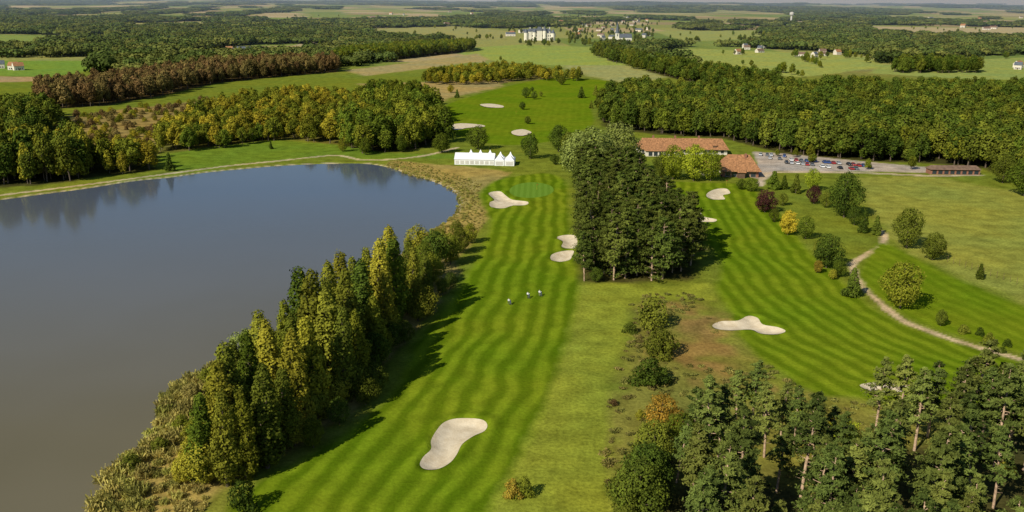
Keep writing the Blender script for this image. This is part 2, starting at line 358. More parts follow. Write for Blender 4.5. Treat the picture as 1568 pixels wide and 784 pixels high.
fc=pal[(c1*8).astype(int)%8]; col=col*(1-far[:,None])+fc*far[:,None]
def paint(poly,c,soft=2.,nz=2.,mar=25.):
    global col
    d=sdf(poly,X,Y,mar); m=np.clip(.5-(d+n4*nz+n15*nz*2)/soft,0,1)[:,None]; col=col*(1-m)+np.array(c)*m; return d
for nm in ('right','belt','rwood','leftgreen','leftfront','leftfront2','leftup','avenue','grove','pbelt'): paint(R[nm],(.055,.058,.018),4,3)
paint(R['leftmix'],(.13,.13,.03),4,3); paint(R['brown'],(.11,.085,.035),4,3); paint(R['centre'],(.13,.13,.04),4,3)
paint(scrub,(.24,.19,.065),8,6)
paint(GP([(240,240),(300,228),(420,214),(520,222),(600,235),(700,236),(705,244),(640,242),(560,248),(510,238),(350,252),(270,262)]),(.120,.195,.020),3,2)
paint(GP([(1310,272),(1420,270),(1568,295),(1640,310),(1640,480),(1568,460),(1480,425),(1400,392),(1352,360),(1330,320)]),(.215,.240,.045),4,4)
for pl,cc,mg in (([(700,82),(725,73),(800,68),(905,72),(985,98),(990,108),(880,107),(850,100),(760,94)],(.24,.31,.07),80),
 ([(1000,78),(1060,74),(1200,80),(1330,88),(1360,102),(1230,118),(1150,114),(1060,94)],(.26,.31,.08),80),
 ([(1330,112),(1350,100),(1420,94),(1568,88),(1640,88),(1640,122),(1500,122)],(.23,.29,.08),80),
 ([(0,93),(-80,93),(-80,112),(70,118),(140,108),(160,93)],(.15,.25,.04),80),
 ([(0,117),(-80,112),(-80,124),(0,126),(60,124),(70,118)],(.34,.25,.13),80),
 ([(-60,52),(90,56),(100,66),(20,74),(-60,72)],(.19,.26,.06),80),
 ([(280,80),(380,71),(510,69),(520,78),(400,85),(300,86)],(.32,.29,.13),80),
 ([(525,108),(660,92),(730,82),(750,92),(700,98),(660,104),(560,116)],(.31,.27,.12),80),
 ([(1320,40),(1568,44),(1700,46),(1700,58),(1568,58),(1340,52)],(.36,.32,.18),120),
 ([(560,44),(700,40),(780,48),(770,60),(640,62),(560,56)],(.27,.28,.10),80),
 ([(1000,48),(1160,46),(1180,58),(1050,64)],(.25,.29,.09),80),([(180,36),(330,32),(350,40),(200,44)],(.27,.27,.10),80),
 ([(860,100),(960,100),(1020,118),(960,130),(900,116)],(.27,.29,.11),80)): paint(GP(pl),cc,8,4,mg)
paint(GP([(550,128),(640,126),(780,122),(760,135),(690,150),(670,160),(600,150)]),(.31,.25,.10),8,5,80)
paint(GP([(785,137),(870,127),(905,128),(875,150),(850,156),(800,160),(770,150)]),(.27,.26,.10),6,4,80)
paint(heath,(.175,.178,.036),8,7)
for a,b,rr in [(1060,540,5),(1080,500,5),(1040,470,4),(1120,585,5),(1090,560,5),(1180,600,4)]:
    q=G(a,b); an=np.linspace(0,6.28,14)[:-1]; paint(np.stack([q[0]+np.cos(an)*rr,q[1]+np.sin(an)*rr*1.5],1),(.22,.155,.050),10,12)
paint(rough1,(.195,.238,.028),3,2.5)
paint(reedz,(.29,.24,.075),2.5,2.5)
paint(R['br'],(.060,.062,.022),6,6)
paint(GP([(280,800),(330,760),(400,720),(480,680),(560,625),(600,640),(480,730),(400,820)]),(.16,.185,.028),4,3)
paint(parking,(.36,.33,.29),1.5,.3)
for d,w,c in ((linedist(path1,X,Y),1.1,(.46,.38,.25)),(linedist(path2,X,Y),1.3,(.46,.40,.26)),(linedist(path3,X,Y),1.6,(.44,.38,.28))):
    m=np.clip(.5-(np.abs(d)-w+n4*.9)/.7,0,1)[:,None]; col=col*(1-m)+np.array(c)*m
dl=sdf(lake,X,Y,30.)
m=(np.clip(1-np.abs(dl-.5)/1.1,0,1)*np.clip((-X-5)/10,0,1)*np.clip((Y-330)/20,0,1))[:,None]; col=col*(1-m)+np.array((.42,.38,.28))*m
db=np.full(len(X),1e3)
for b in bunk: db=np.minimum(db,sdf(b,X,Y,12.))
dfs=[sdf(f,X,Y,25.) for f in (fair1,fair2,fair3,fair4)]; cls=[linedist(c,X,Y,150.) for c in (cl1,cl2,cl3,cl4)]
df=np.min(dfs,0); wi=np.argmin(dfs,0); stripe=np.choose(wi,cls)
samp=np.choose(wi,[1.,.85,.4,.15])
dg=sdf(green1,X,Y,20.)
Z=hills(X,Y)-sm((1.6-dl)/8.)*2.6
lip=.38*sm(db/.9)*(1-sm((db-1.)/2.8))-1.3*sm(-db/1.6); Z=Z+np.where(Y<420,lip,np.where(db<0,-.8,0))
Z+=np.where(dl>3,sm((900-Y)/200)*(vnoise(X,Y,1.1,8)-.5)*.10,0)*sm((df-1)/3)
idx=np.arange(nr*nc).reshape(nr,nc); Fq=np.stack([idx[:-1,:-1],idx[:-1,1:],idx[1:,1:],idx[1:,:-1]],-1).reshape(-1,4)
s=NT('grassland'); ps=pos(s)
zc=s.n('ShaderNodeAttribute',attribute_name='zone').outputs['Color']
at=lambda n:s.n('ShaderNodeAttribute',attribute_name=n).outputs['Fac']
nL=s.noise(.022,4.,.6,ps); nM=s.noise(.16,4.,.6,ps); nF=s.noise(1.3,3.,.65,ps)
def vmul(c,f): return s.mix(1.,c,s.n('ShaderNodeCombineXYZ',{0:f,1:f,2:f}),'MULTIPLY')
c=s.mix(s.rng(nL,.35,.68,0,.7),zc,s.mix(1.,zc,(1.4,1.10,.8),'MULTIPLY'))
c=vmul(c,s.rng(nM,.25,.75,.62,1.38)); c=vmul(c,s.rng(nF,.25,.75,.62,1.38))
st=s.math('ADD',at('stripe'),s.math('MULTIPLY',s.math('SUBTRACT',s.noise(.045,3.,.55,ps),.5),8.0))
sn=s.math('SINE',s.math('MULTIPLY',st,2*math.pi/4.9)); sf=s.rng(sn,-.75,.75)
sf=s.math('ADD',.5,s.math('MULTIPLY',s.math('SUBTRACT',sf,.5),s.math('MULTIPLY',at('samp'),s.rng(nM,.3,.7,.7,1.15))))
fa=s.mix(sf,(.082,.142,.004),(.150,.226,.009))
fa=s.mix(s.rng(nL,.40,.66,0,.7),fa,s.mix(1.,fa,(1.5,1.12,1.5),'MULTIPLY')); fa=vmul(fa,s.rng(nM,.25,.75,.80,1.2)); fa=vmul(fa,s.rng(nF,.25,.75,.80,1.2))
dfn=s.math('ADD',at('dfair'),s.math('MULTIPLY',s.math('SUBTRACT',nM,.5),4.5))
c=s.mix(s.rng(dfn,-1.2,1.6,1,0),c,fa)
gc=s.mix(s.rng(s.math('SINE',s.math('MULTIPLY',at('stripe'),2*math.pi/2.6)),-.5,.5),(.12,.22,.022),(.14,.25,.028))
c=s.mix(s.rng(at('dgreen'),-.2,.2,1,0),c,gc)
bn=s.n('ShaderNodeBump',{'Strength':.5,'Distance':.25,'Height':nF})
df_=s.n('ShaderNodeBsdfDiffuse',{'Color':c,'Normal':bn}); s.t.links.new(df_.outputs[0],s.out.inputs[0]); gmat=s.m
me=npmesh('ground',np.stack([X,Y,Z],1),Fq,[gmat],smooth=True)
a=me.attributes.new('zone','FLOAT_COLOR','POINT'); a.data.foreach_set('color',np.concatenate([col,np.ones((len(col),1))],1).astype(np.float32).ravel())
for nm,ar in (('dfair',df),('dgreen',dg),('stripe',stripe),('samp',samp)):
    a=me.attributes.new(nm,'FLOAT','POINT'); a.data.foreach_set('value',np.clip(ar,-1e3,1e3).astype(np.float32))
link(bpy.data.objects.new('ground',me))
# lake
e=np.roll(lake,-1,0)-np.roll(lake,1,0); nrm=np.stack([e[:,1],-e[:,0]],1); nrm/=np.linalg.norm(nrm,axis=1,keepdims=True)+1e-9
area=np.sum(lake[:,0]*np.roll(lake[:,1],-1)-np.roll(lake[:,0],-1)*lake[:,1])
lk=lake+nrm*(1. if area>0 else -1.)*1.0
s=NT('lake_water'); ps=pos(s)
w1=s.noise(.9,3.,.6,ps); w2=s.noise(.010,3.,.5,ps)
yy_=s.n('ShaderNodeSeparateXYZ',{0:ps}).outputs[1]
sky_refl=s.rng(s.math('ADD',yy_,s.math('MULTIPLY',w2,90.)),190.,430.)   # silty brown in the near bay; farther out, sky reflection painted as blue-grey
wc=s.mix(sky_refl,s.mix(s.rng(w2,.35,.65),(.140,.120,.062),(.175,.152,.092)),(.085,.105,.140))
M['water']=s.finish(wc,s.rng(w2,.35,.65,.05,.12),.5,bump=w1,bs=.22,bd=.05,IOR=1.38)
def ngon(name,poly,z,mat):
    bm=bmesh.new(); vs=[bm.verts.new((p[0],p[1],z)) for p in poly]; f=bm.faces.new(vs)
    bmesh.ops.triangulate(bm,faces=[f]); bm.normal_update()
    for f in bm.faces:
        if f.normal.z<0: f.normal_flip()
    m=bpy.data.meshes.new(name); bm.to_mesh(m); bm.free(); m.materials.append(mat); return link(bpy.data.objects.new(name,m))
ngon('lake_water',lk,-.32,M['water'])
for b in bunk:
    g=fill(b,1.0 if b[:,1].max()<420 else 3.,.25); g=g[sdf(b,g[:,0],g[:,1],5)<-.45] if len(g) else g
    pts=[Vector((float(p[0]),float(p[1]))) for p in np.concatenate([b,g])]; n=len(b)
    r=delaunay_2d_cdt(pts,[],[list(range(n))],1,1e-5)
    v=np.array([(p.x,p.y) for p in r[0]]); d=sdf(b,v[:,0],v[:,1],5)
    near=b[:,1].max()<420
    z=(.05-.75*sm(-d/2.0)) if near else np.full(len(v),.12)
    m=bpy.data.meshes.new('sand_bunker'); m.from_pydata([(v[i,0],v[i,1],float(z[i])) for i in range(len(v))],[],[list(f) for f in r[2]])
    bm=bmesh.new(); bm.from_mesh(m); bm.normal_update()
    for f in bm.faces:
        if f.normal.z<0: f.normal_flip()
        f.smooth=True
    bm.to_mesh(m); bm.free(); m.materials.append(M['sand']); link(bpy.data.objects.new('sand_bunker',m))
# ---------------------------------------------------------------- tree prototypes
oakH=[broad(f'oak_{i}',14,6.3,.10,30,9000,.48,'round','oak') for i in range(3)]
oakM=[broad(f'oak_m{i}',15,5.2,.18,20,1700,.90,'round' if i%2 else 'dome','oak') for i in range(5)]
popH=[broad(f'poplar_{i}',22,3.6,.06,44,9500,.50,'poplar','poplar',lr=(.26,.50),lean=rng.normal()*.03) for i in range(6)]
pinH=[pine(f'pine_{i}',18,2.6,.36,38,1300,.62,'pineb',.7) for i in range(6)]
pinG=[pine(f'grove_pine_{i}',18,3.7,[.30,.10,.22,.08][i],44,1500,.80,'pine',.30) for i in range(4)]
bushH=[broad(f'bush_{i}',4,2.6,.0,16,2600,.30,'dome','oak',trunk=False) for i in range(3)]
cone=[broad(f'conifer_{i}',8,2.6,.02,30,4000,.36,'cone','oakd') for i in range(2)]
def patch(name):
    b=QB(); nl=12; a=rng.uniform(0,6.28,nl); rr=np.sqrt(rng.random(nl))*13; Rr=rng.uniform(4.2,6.5,nl)
    C=np.stack([np.cos(a)*rr,np.sin(a)*rr,rng.uniform(7,11,nl)],1); n=900; li=rng.integers(0,nl,n)
    D=rng.normal(size=(n,3)); D/=np.linalg.norm(D,axis=1,keepdims=True); D[:,2]=np.abs(D[:,2])*1.0-.25*(rng.random(n)<.4)
    P=C[li]+D*(Rr[li]*rng.uniform(.85,1.08,n))[:,None]; P[:,2]=np.maximum(P[:,2],.5)
    b.leaves(P,D+rng.normal(size=D.shape)*.25,2.6,np.clip(rng.random(nl)[li]*.7+rng.random(n)*.3,0,1))
    k=80; P=np.stack([rng.uniform(-12,12,k),rng.uniform(-12,12,k),rng.uniform(0,7,k)],1); b.leaves(P,rng.normal(size=(k,3)),3.,np.zeros(k))
    return b.mesh(name,[M['bark'],M['far']])
pat=[patch(f'canopy_{i}') for i in range(5)]
def tuft(name,n,rad,h,w,leaf,spread=.35):
    b=QB(); a=rng.uniform(0,6.28,n); rr=np.sqrt(rng.random(n))*rad; hh=h*rng.uniform(.6,1.15,n)
    C=np.stack([np.cos(a)*rr,np.sin(a)*rr,hh*.5],1); ax=rng.normal(size=(n,3))*spread*.6+np.array([0,0,1.]); ax/=np.linalg.norm(ax,axis=1,keepdims=True)
    nrm=rng.normal(size=(n,3))*np.array([1,1,.2]); nrm/=np.linalg.norm(nrm,axis=1,keepdims=True)
    T=ax; B=np.cross(nrm,T); B/=np.linalg.norm(B,axis=1,keepdims=True)+1e-9
    V=np.stack([C-T*hh[:,None]*.5-B*w*.4,C-T*hh[:,None]*.5+B*w*.4,C+T*hh[:,None]*.5+B*w*.6,C+T*hh[:,None]*.5-B*w*.5],1).reshape(-1,3)
    b.add(V,np.arange(4*n).reshape(-1,4),1,np.repeat(rng.random(n),4)); return b.mesh(name,[M['bark'],M[leaf]])
reed=[tuft(f'reed_{i}',90,1.5,1.7,.20,'reed',.8) for i in range(3)]
heaths=[tuft(f'heather_{i}',60,1.0,.5,.16,'heathl',1.6) for i in range(3)]
cOak=protocoll('proto_oak',oakM); cOakD=protocoll('proto_oak_dark',[remat(m,'oakd') for m in oakM]); cMix=protocoll('proto_mixed',[remat(m,'mix') for m in oakM])
cBrown=protocoll('proto_brown',[remat(m,'brown') for m in oakM]); cGrove=protocoll('proto_grove',pinG); cPine=protocoll('proto_pine',pinH); cPat=protocoll('proto_patch',pat)
cReed=protocoll('proto_reed',reed); cHeath=protocoll('proto_heath',heaths); cBush=protocoll('proto_bush',[remat(m,'heathl') for m in bushH])
cOakHi=protocoll('proto_oak_near',[remat(m,'oakd') for m in oakH]); cThick=protocoll('proto_thicket',[remat(oakH[0],'poplar'),remat(oakH[1],'oakd'),remat(oakH[2],'oak')])
def forest(name,poly,sp,coll,nv,h0=.85,h1=1.25,hs=1.):
    P=fill(poly,sp); n=len(P); k=rng.uniform(h0,h1,n); w=rng.uniform(.85,1.2,n)
    scatter(name,z0(P),np.stack([k*w,k*w,k*hs],1),coll,nv)
forest('oak_forest',R['right'],8.6,cOakD,5,.8,1.35)
P=fill(R['right'],17); k=rng.uniform(.9,1.25,len(P)); scatter('autumn_tree_mass',z0(P),k,cOak,5)
forest('dark_tree_belt',R['belt'],10,cOakD,5,.8,1.3); forest('small_wood',R['rwood'],10,cOakD,5)
forest('mixed_woodland',R['leftmix'],7.2,cMix,5,.45,1.0,1.1); P=fill(R['leftmix'],14); scatter('green_tree_mass',z0(P),rng.uniform(.5,1.,len(P)),cOak,5)
forest('green_woodland',R['leftgreen'],8.2,cOak,5,.75,1.3,1.1)
forest('shore_woodland',R['leftfront'],7.8,cOakD,5,.8,1.25,1.2); P=fill(R['leftfront'],12); scatter('autumn_shore_trees',z0(P),np.stack([np.full(len(P),.8),np.full(len(P),.8),rng.uniform(1.1,1.5,len(P))],1),cMix,5)
forest('shore_thicket',R['leftfront2'],8,cMix,5,.5,1.,1.1); forest('upper_woodland',R['leftup'],9,cOakD,5)
forest('brown_poplar_belt',R['brown'],8.2,cBrown,5,.7,1.2,1.2); forest('tree_avenue',R['avenue'],9,cOak,5,.95,1.1,1.15); forest('copse',R['centre'],10,cMix,5,.6,1.0)
P=fill(scrub,7); P=P[rng.random(len(P))<.55]; scatter('scrub_bushes',z0(P),rng.uniform(.5,1.2,len(P)),protocoll('proto_scrub',[remat(m,'brown') for m in bushH]+[remat(m,'mix') for m in bushH]),6)
P=fill(R['pbelt'],6.8); scatter('shoreline_thicket',z0(P),rng.uniform(.35,.75,len(P)),cThick,3)
# distant woodland
yy=1000.; PP=[];SS=[]
fieldsp=[GP(q) for q in ([(690,86),(725,70),(800,64),(915,68),(1000,98),(1000,112),(880,110),(850,102),(740,98)],[(990,80),(1060,70),(1200,76),(1330,84),(1365,102),(1330,116),(1230,124),(1150,118),(1060,98)],[(1310,116),(1350,98),(1420,90),(1568,84),(1700,84),(1700,132),(1500,132)],[(-90,88),(165,88),(140,112),(70,124),(-90,128)],[(-80,50),(95,54),(105,66),(20,77),(-80,76)],[(270,86),(370,69),(515,67),(525,78),(400,88),(300,90)],[(500,120),(520,106),(660,84),(740,76),(760,92),(700,108),(640,120)],[(1310,38),(1568,42),(1700,44),(1700,60),(1568,60),(1340,54)],[(860,98),(960,98),(1030,120),(960,134),(900,118)],[(540,135),(640,126),(700,108),(900,110),(930,130),(940,160),(760,150),(670,170),(600,160)],[(870,72),(870,52),(990,58),(990,74)],[(785,72),(795,56),(870,56),(870,72)],[(560,44),(700,40),(780,48),(770,60),(640,62),(560,56)],[(1000,48),(1160,46),(1180,58),(1050,64)],[(180,36),(330,32),(350,40),(200,44)])]
while yy<26000:
    st=max(24,yy*.0125); xs=np.arange(-.72*yy-100,.72*yy+100,st); q=np.stack([xs+rng.uniform(-.5,.5,len(xs))*st,yy+rng.uniform(-.5,.5,len(xs))*st],1)
    nn=fbm(q[:,0],q[:,1]*.55,300.+yy*.04,12)+ .15*(q[:,0]<-.10*yy)*(yy<3600)-.025
    k=nn>.50
    for f in fieldsp: k&=~inside(f,q[:,0],q[:,1])
    for nm in ('right','leftgreen','leftmix','brown','avenue'): k&=~inside(R[nm],q[:,0],q[:,1])
    k&=~((q[:,1]<1150)&(q[:,0]>0)); 
    q=q[k]; PP.append(np.concatenate([q,hills(q[:,0],q[:,1])[:,None]-1],1)); w=st/22*rng.uniform(.95,1.3,len(q)); SS.append(np.stack([w,w,rng.uniform(.6,1.2,len(q))*(1+max(0,(yy-4000)/20000))],1)); yy+=st
scatter('distant_forest',np.concatenate(PP),np.concatenate(SS),cPat,5,tilt=.01)
yy=1150.; PP=[]
while yy<4500:
    st=45+yy*.01; xs=np.arange(-.7*yy,.7*yy,st*1.5); q=np.stack([xs+rng.uniform(-.5,.5,len(xs))*st,yy+rng.uniform(-.5,.5,len(xs))*st],1)
    q=q[rng.random(len(q))<(.08 if yy<1900 else .35)]; PP.append(q); yy+=st
for a,bq in (((1000,80),(1330,90)),((1330,90),(1568,90)),((1100,92),(1230,118)),((725,72),(905,70)),((0,92),(160,92)),((380,70),(520,70)),((1340,54),(1568,58)),((1200,80),(1260,104)),((560,62),(780,60)),((1000,66),(1180,60))):
    p0,p1=G(*a),G(*bq); L=np.linalg.norm(p1-p0); n=int(L/14); t=rng.random(n); t=t[vnoise(t*L,t*0,60.,3)>.4]; PP.append(p0+(p1-p0)*t[:,None]+rng.normal(size=(len(t),2))*2)
q=np.concatenate(PP); scatter('hedgerow_trees',z0(q),rng.uniform(.4,.9,len(q)),cOak,5)
q=np.stack([G(rng.uniform(870,1000),rng.uniform(24,72)) for _ in range(260)]+[G(rng.uniform(770,870),rng.uniform(24,52)) for _ in range(60)]+[G(rng.uniform(795,865),rng.uniform(65.5,68)) for _ in range(14)]); scatter('village_trees',z0(q),rng.uniform(.4,.9,len(q)),cOakD,5)
P=fill(R['grove'],5.6); n=len(P); scatter('pine_grove',z0(P),rng.uniform(.68,1.14,n),cGrove,4)
P=fill(R['grove'],9); P=P[(rng.random(len(P))<.6)&(P[:,0]<50)]; scatter('grove_undergrowth',z0(P),rng.uniform(.3,.55,len(P)),cOakHi,3)
P=fill(R['br'],4.8); n=len(P); P=P[(fbm(P[:,0],P[:,1],20.,4)>.38)]
lb=P[:,0]<22+.12*(P[:,1]-100)
P2=P[~lb]; P2=P2[rng.random(len(P2))<.80]
scatter('pine_wood',z0(P2),rng.uniform(.7,1.2,len(P2)),cPine,6,tilt=.06)
q=P[lb]; q=q[rng.random(len(q))<.55]; scatter('broadleaf_understorey',z0(q),rng.uniform(.45,.85,len(q)),cOakHi,3)
P=fill(R['br'],7); P=P[(P[:,0]>22)&(rng.random(len(P))<.4)]; scatter('wood_undergrowth',z0(P),rng.uniform(.3,.8,len(P)),protocoll('proto_under',[remat(bushH[0],'oak'),remat(bushH[1],'oakd'),remat(bushH[2],'mix')]),3)
P=fill(reedz,2.0); d=sdf(lake,P[:,0],P[:,1],80); m=(d>-1.0)&(sdf(fair1,P[:,0],P[:,1],30)>1.5)&(d<17); P=P[m]; dd=d[m]
zz=np.where(dd<3,-.3,0); ff=np.where(P[:,1]>260,.5,1.); scatter('reed_bed',np.concatenate([P,zz[:,None]],1),rng.uniform(.5,1.15,len(P))*np.where(dd<6,1.,.6)*ff,cReed,3,tilt=.12)
P=fill(reedz,5.); d=sdf(lake,P[:,0],P[:,1],80); P=P[(d>.5)&(d<9)&(P[:,1]<230)&(rng.random(len(P))<.3)]; scatter('shore_willow_scrub',z0(P),rng.uniform(.35,.9,len(P)),protocoll('proto_sw',[remat(bushH[0],'mix'),remat(bushH[1],'reed'),remat(bushH[2],'poplar')]),3)
P=fill(heath,3.); P=P[(fbm(P[:,0],P[:,1],14.,9)>.47)&(~inside(R['br'],P[:,0],P[:,1]))&(P[:,1]<300)]; scatter('heath_grass',z0(P),rng.uniform(.5,1.3,len(P)),cHeath,3,tilt=.15)
P=fill(heath,13); P=P[~inside(R['br'],P[:,0],P[:,1])&(rng.random(len(P))<.4)]; scatter('heath_bushes',z0(P),rng.uniform(.2,.4,len(P)),cBush,3)
# ---------------------------------------------------------------- individual trees
def tree(name,u,v,h,meshes,ph,leaf=None,wx=1.,real=None):
    q=G(u,v); H=real if real else hpx(q,h); me=meshes[int(rng.integers(len(meshes)))]; k=H/ph
    o=bpy.data.objects.new(name,me); o.location=(q[0],q[1],-.05); o.scale=(k*wx,k*wx,k); o.rotation_euler=(0,0,rng.uniform(0,6.28)); link(o)
    if leaf: o.material_slots[1].link='OBJECT'; o.material_slots[1].material=M[leaf]
    return o
T=[('oak_tree',1378,472,72,'o','oak',1.0),('oak_tree',1292,333,68,'o','oakd',.85),('oak_tree',1265,410,52,'o','oakd',.95),('oak_tree',1388,380,62,'o','oakd',.85),('oak_tree',1428,398,42,'o','oakd',.95),
('maple_tree',1206,360,38,'o','yellow',.8),('oak_tree',1233,366,36,'o','oak',.85),('copper_beech_tree',1171,325,34,'o','red',1.1),('copper_beech_tree',1246,312,28,'o','red',.9),
('conifer_tree',1304,455,46,'c','oakd',1.),('oak_tree',1283,424,26,'o','oak',.9),('maple_tree',1252,418,20,'o','orange',.9),('conifer_tree',1322,356,34,'c','oakd',.9),('conifer_tree',1341,360,30,'c','oakd',1.),('oak_tree',1308,345,30,'o','oakd',.8),
('conifer_tree',1218,296,30,'c','oakd',.9),('conifer_tree',1184,290,28,'c','oak',1.3),('oak_tree',1243,292,34,'o','lime',.8),('oak_tree',1150,293,20,'o','oak',1.3),('oak_tree',1198,315,20,'o','oakd',.9),('oak_tree',1185,340,22,'o','oakd',.8),
('oak_tree',1135,290,16,'o','oak',1.2),('conifer_tree',1200,290,22,'c','oak',1.),('oak_tree',1265,318,26,'o','oakd',.9),('oak_tree',1255,395,30,'o','oakd',.9),('oak_tree',1275,428,16,'o','mix',.9),
('conifer_tree',1500,427,24,'c','oakd',1.),('oak_tree',1440,499,26,'o','oakd',.8),
('juniper_bush',1000,500,46,'b','oakd',.95),('juniper_bush',1012,543,42,'b','oakd',.95),('juniper_bush',995,588,42,'b','oakd',1.05),('juniper_bush',965,510,18,'b','oakd',1.),
('autumn_bush',785,762,32,'b','orange',.7),('autumn_bush',803,760,34,'b','mix',.7),('hazel_bush',372,780,50,'b','oakd',.75),
('oak_tree',732,229,36,'o','oakd',1.05),('oak_tree',812,243,38,'o','oakd',.8),('oak_tree',855,232,40,'o','oakd',.9),('oak_tree',677,234,30,'o','oak',1.),('oak_tree',870,240,38,'o','oakd',.8),('oak_tree',850,252,16,'o','oakd',1.),
('oak_tree',615,233,26,'o','oak',.8),('oak_tree',560,237,26,'o','oak',.8),('conifer_tree',595,230,28,'c','oakd',.8),('conifer_tree',635,226,28,'c','oak',.8),('oak_tree',525,232,20,'o','mix',.9),('conifer_tree',260,262,28,'c','oakd',.9),('conifer_tree',415,228,12,'c','oakd',1.),
('willow_tree',905,280,82,'o','willow',1.15),('willow_tree',945,268,78,'o','willow',.95),('willow_tree',885,272,66,'o','willow',.95),
('lime_tree',1030,275,52,'o','lime',.85),('lime_tree',1062,277,55,'o','lime',.85),('lime_tree',1088,277,46,'o','lime',.85),('oak_tree',1012,272,36,'o','oakd',.85),('oak_tree',1105,262,25,'o','oak',.8),
('oak_tree',1568,300,60,'o','oak',.9),('oak_tree',1535,280,42,'o','oakd',.9),
('oak_tree',805,150,16,'o','oakd',1.),('oak_tree',818,152,12,'o','oakd',1.),('oak_tree',800,168,12,'o','oakd',1.),('oak_tree',828,148,8,'o','oak',1.),('conifer_tree',890,150,17,'c','oakd',1.2),('conifer_tree',912,146,15,'c','oakd',1.),('oak_tree',860,130,14,'o','oakd',1.),('conifer_tree',905,166,12,'c','oakd',1.),('oak_tree',808,190,12,'o','oakd',1.),('oak_tree',815,140,7,'o','oakd',1.),('oak_tree',690,142,12,'o','mix',1.),('conifer_tree',700,150,13,'c','oakd',1.),
('oak_tree',640,402,58,'o','mix',.8),('oak_tree',665,412,60,'o','oakd',.85),('oak_tree',690,405,48,'o','oak',.8),('oak_tree',650,430,60,'o','oak',.7),('oak_tree',705,388,40,'o','oakd',.8),('oak_tree',720,372,30,'o','mix',.9),('oak_tree',690,442,26,'o','oakd',.9),('oak_tree',672,385,36,'o','oak',.9),('oak_tree',700,362,24,'o','oakd',1.),
('juniper_bush',1475,510,14,'b','oakd',1.),('juniper_bush',1500,514,14,'b','oakd',.8),('juniper_bush',1514,524,16,'b','oakd',.8),('juniper_bush',1542,530,12,'b','oakd',1.),('juniper_bush',1535,540,10,'b','oak',1.),
('autumn_bush',980,640,14,'b','mix',1.),('autumn_bush',940,620,10,'b','brown',1.),('autumn_bush',1150,610,16,'b','lime',1.),('autumn_bush',1225,640,20,'b','lime',1.),('autumn_bush',1270,655,22,'b','mix',1.),('autumn_bush',1190,625,14,'b','oak',1.)]
sets={'o':(oakH,14),'c':(cone,8),'b':(bushH,4)}
for nm,u,v,h,st,lf,wx in T: tree(nm,u,v,h,sets[st][0],sets[st][1],lf,wx)
pops=[(620,470,21),(600,500,23),(575,515,24),(640,478,17),(560,545,24),(585,560,18),(535,560,24),(510,580,23),(548,595,20),(480,600,24),(520,620,20),(450,620,22),(490,640,23),(425,640,22),(455,668,19),(395,665,23),(430,690,18),(405,710,22),(370,690,22),(375,722,18),(345,705,19),(345,740,17),(318,735,15),(530,520,21),(500,545,22),(465,565,22),(440,590,18),(655,455,16),(600,455,20),(570,480,21),(545,500,19),(410,615,21),(360,655,18),(330,690,16),(590,530,19),(500,605,22),(470,635,18)]
for i,(u,v,h) in enumerate(pops):
    tree('poplar_tree',u+rng.normal()*6,v+rng.normal()*5,0,popH,22,['poplar','oak','poplar','poplar','oakd','mix','poplar'][i%7],rng.uniform(.9,1.35),real=h*rng.uniform(.88,1.12))
for (u,v,h,l) in [(385,590,13,'willow'),(365,615,11,'willow'),(345,640,8,'mix'),(300,720,7,'mix'),(560,620,7,'oakd'),(575,600,7,'oakd'),(480,685,6,'oak'),(520,650,6,'oakd'),(280,740,5,'mix'),(400,585,12,'willow'),(620,525,6,'oakd'),(420,560,9,'mix')]:
    tree('willow_shrub',u,v,0,oakH,14,l,.9,real=h)
for (u,v,h,l) in [(1012,668,9,'orange'),(1000,720,10,'oakd'),(1040,700,9,'oak'),(985,770,11,'oakd'),(1100,690,9,'oakd'),(1075,680,7,'mix'),(1290,700,8,'lime'),(960,800,9,'oakd')]:
    tree('young_oak_tree',u,v,0,oakH,14,l,.9,real=h)
for (u,v,h) in [(1150,660,15),(1125,668,14),(1195,672,12),(1100,700,15),(1340,665,16),(1375,668,17),(1420,670,16),(1470,665,16),(1520,660,15),(1245,700,13),(1550,665,17),(1170,700,15),(1400,690,17),(1215,690,13),(1060,690,13)]:
    tree('pine_tree',u,v,0,pinH,18,None,1.05,real=h)
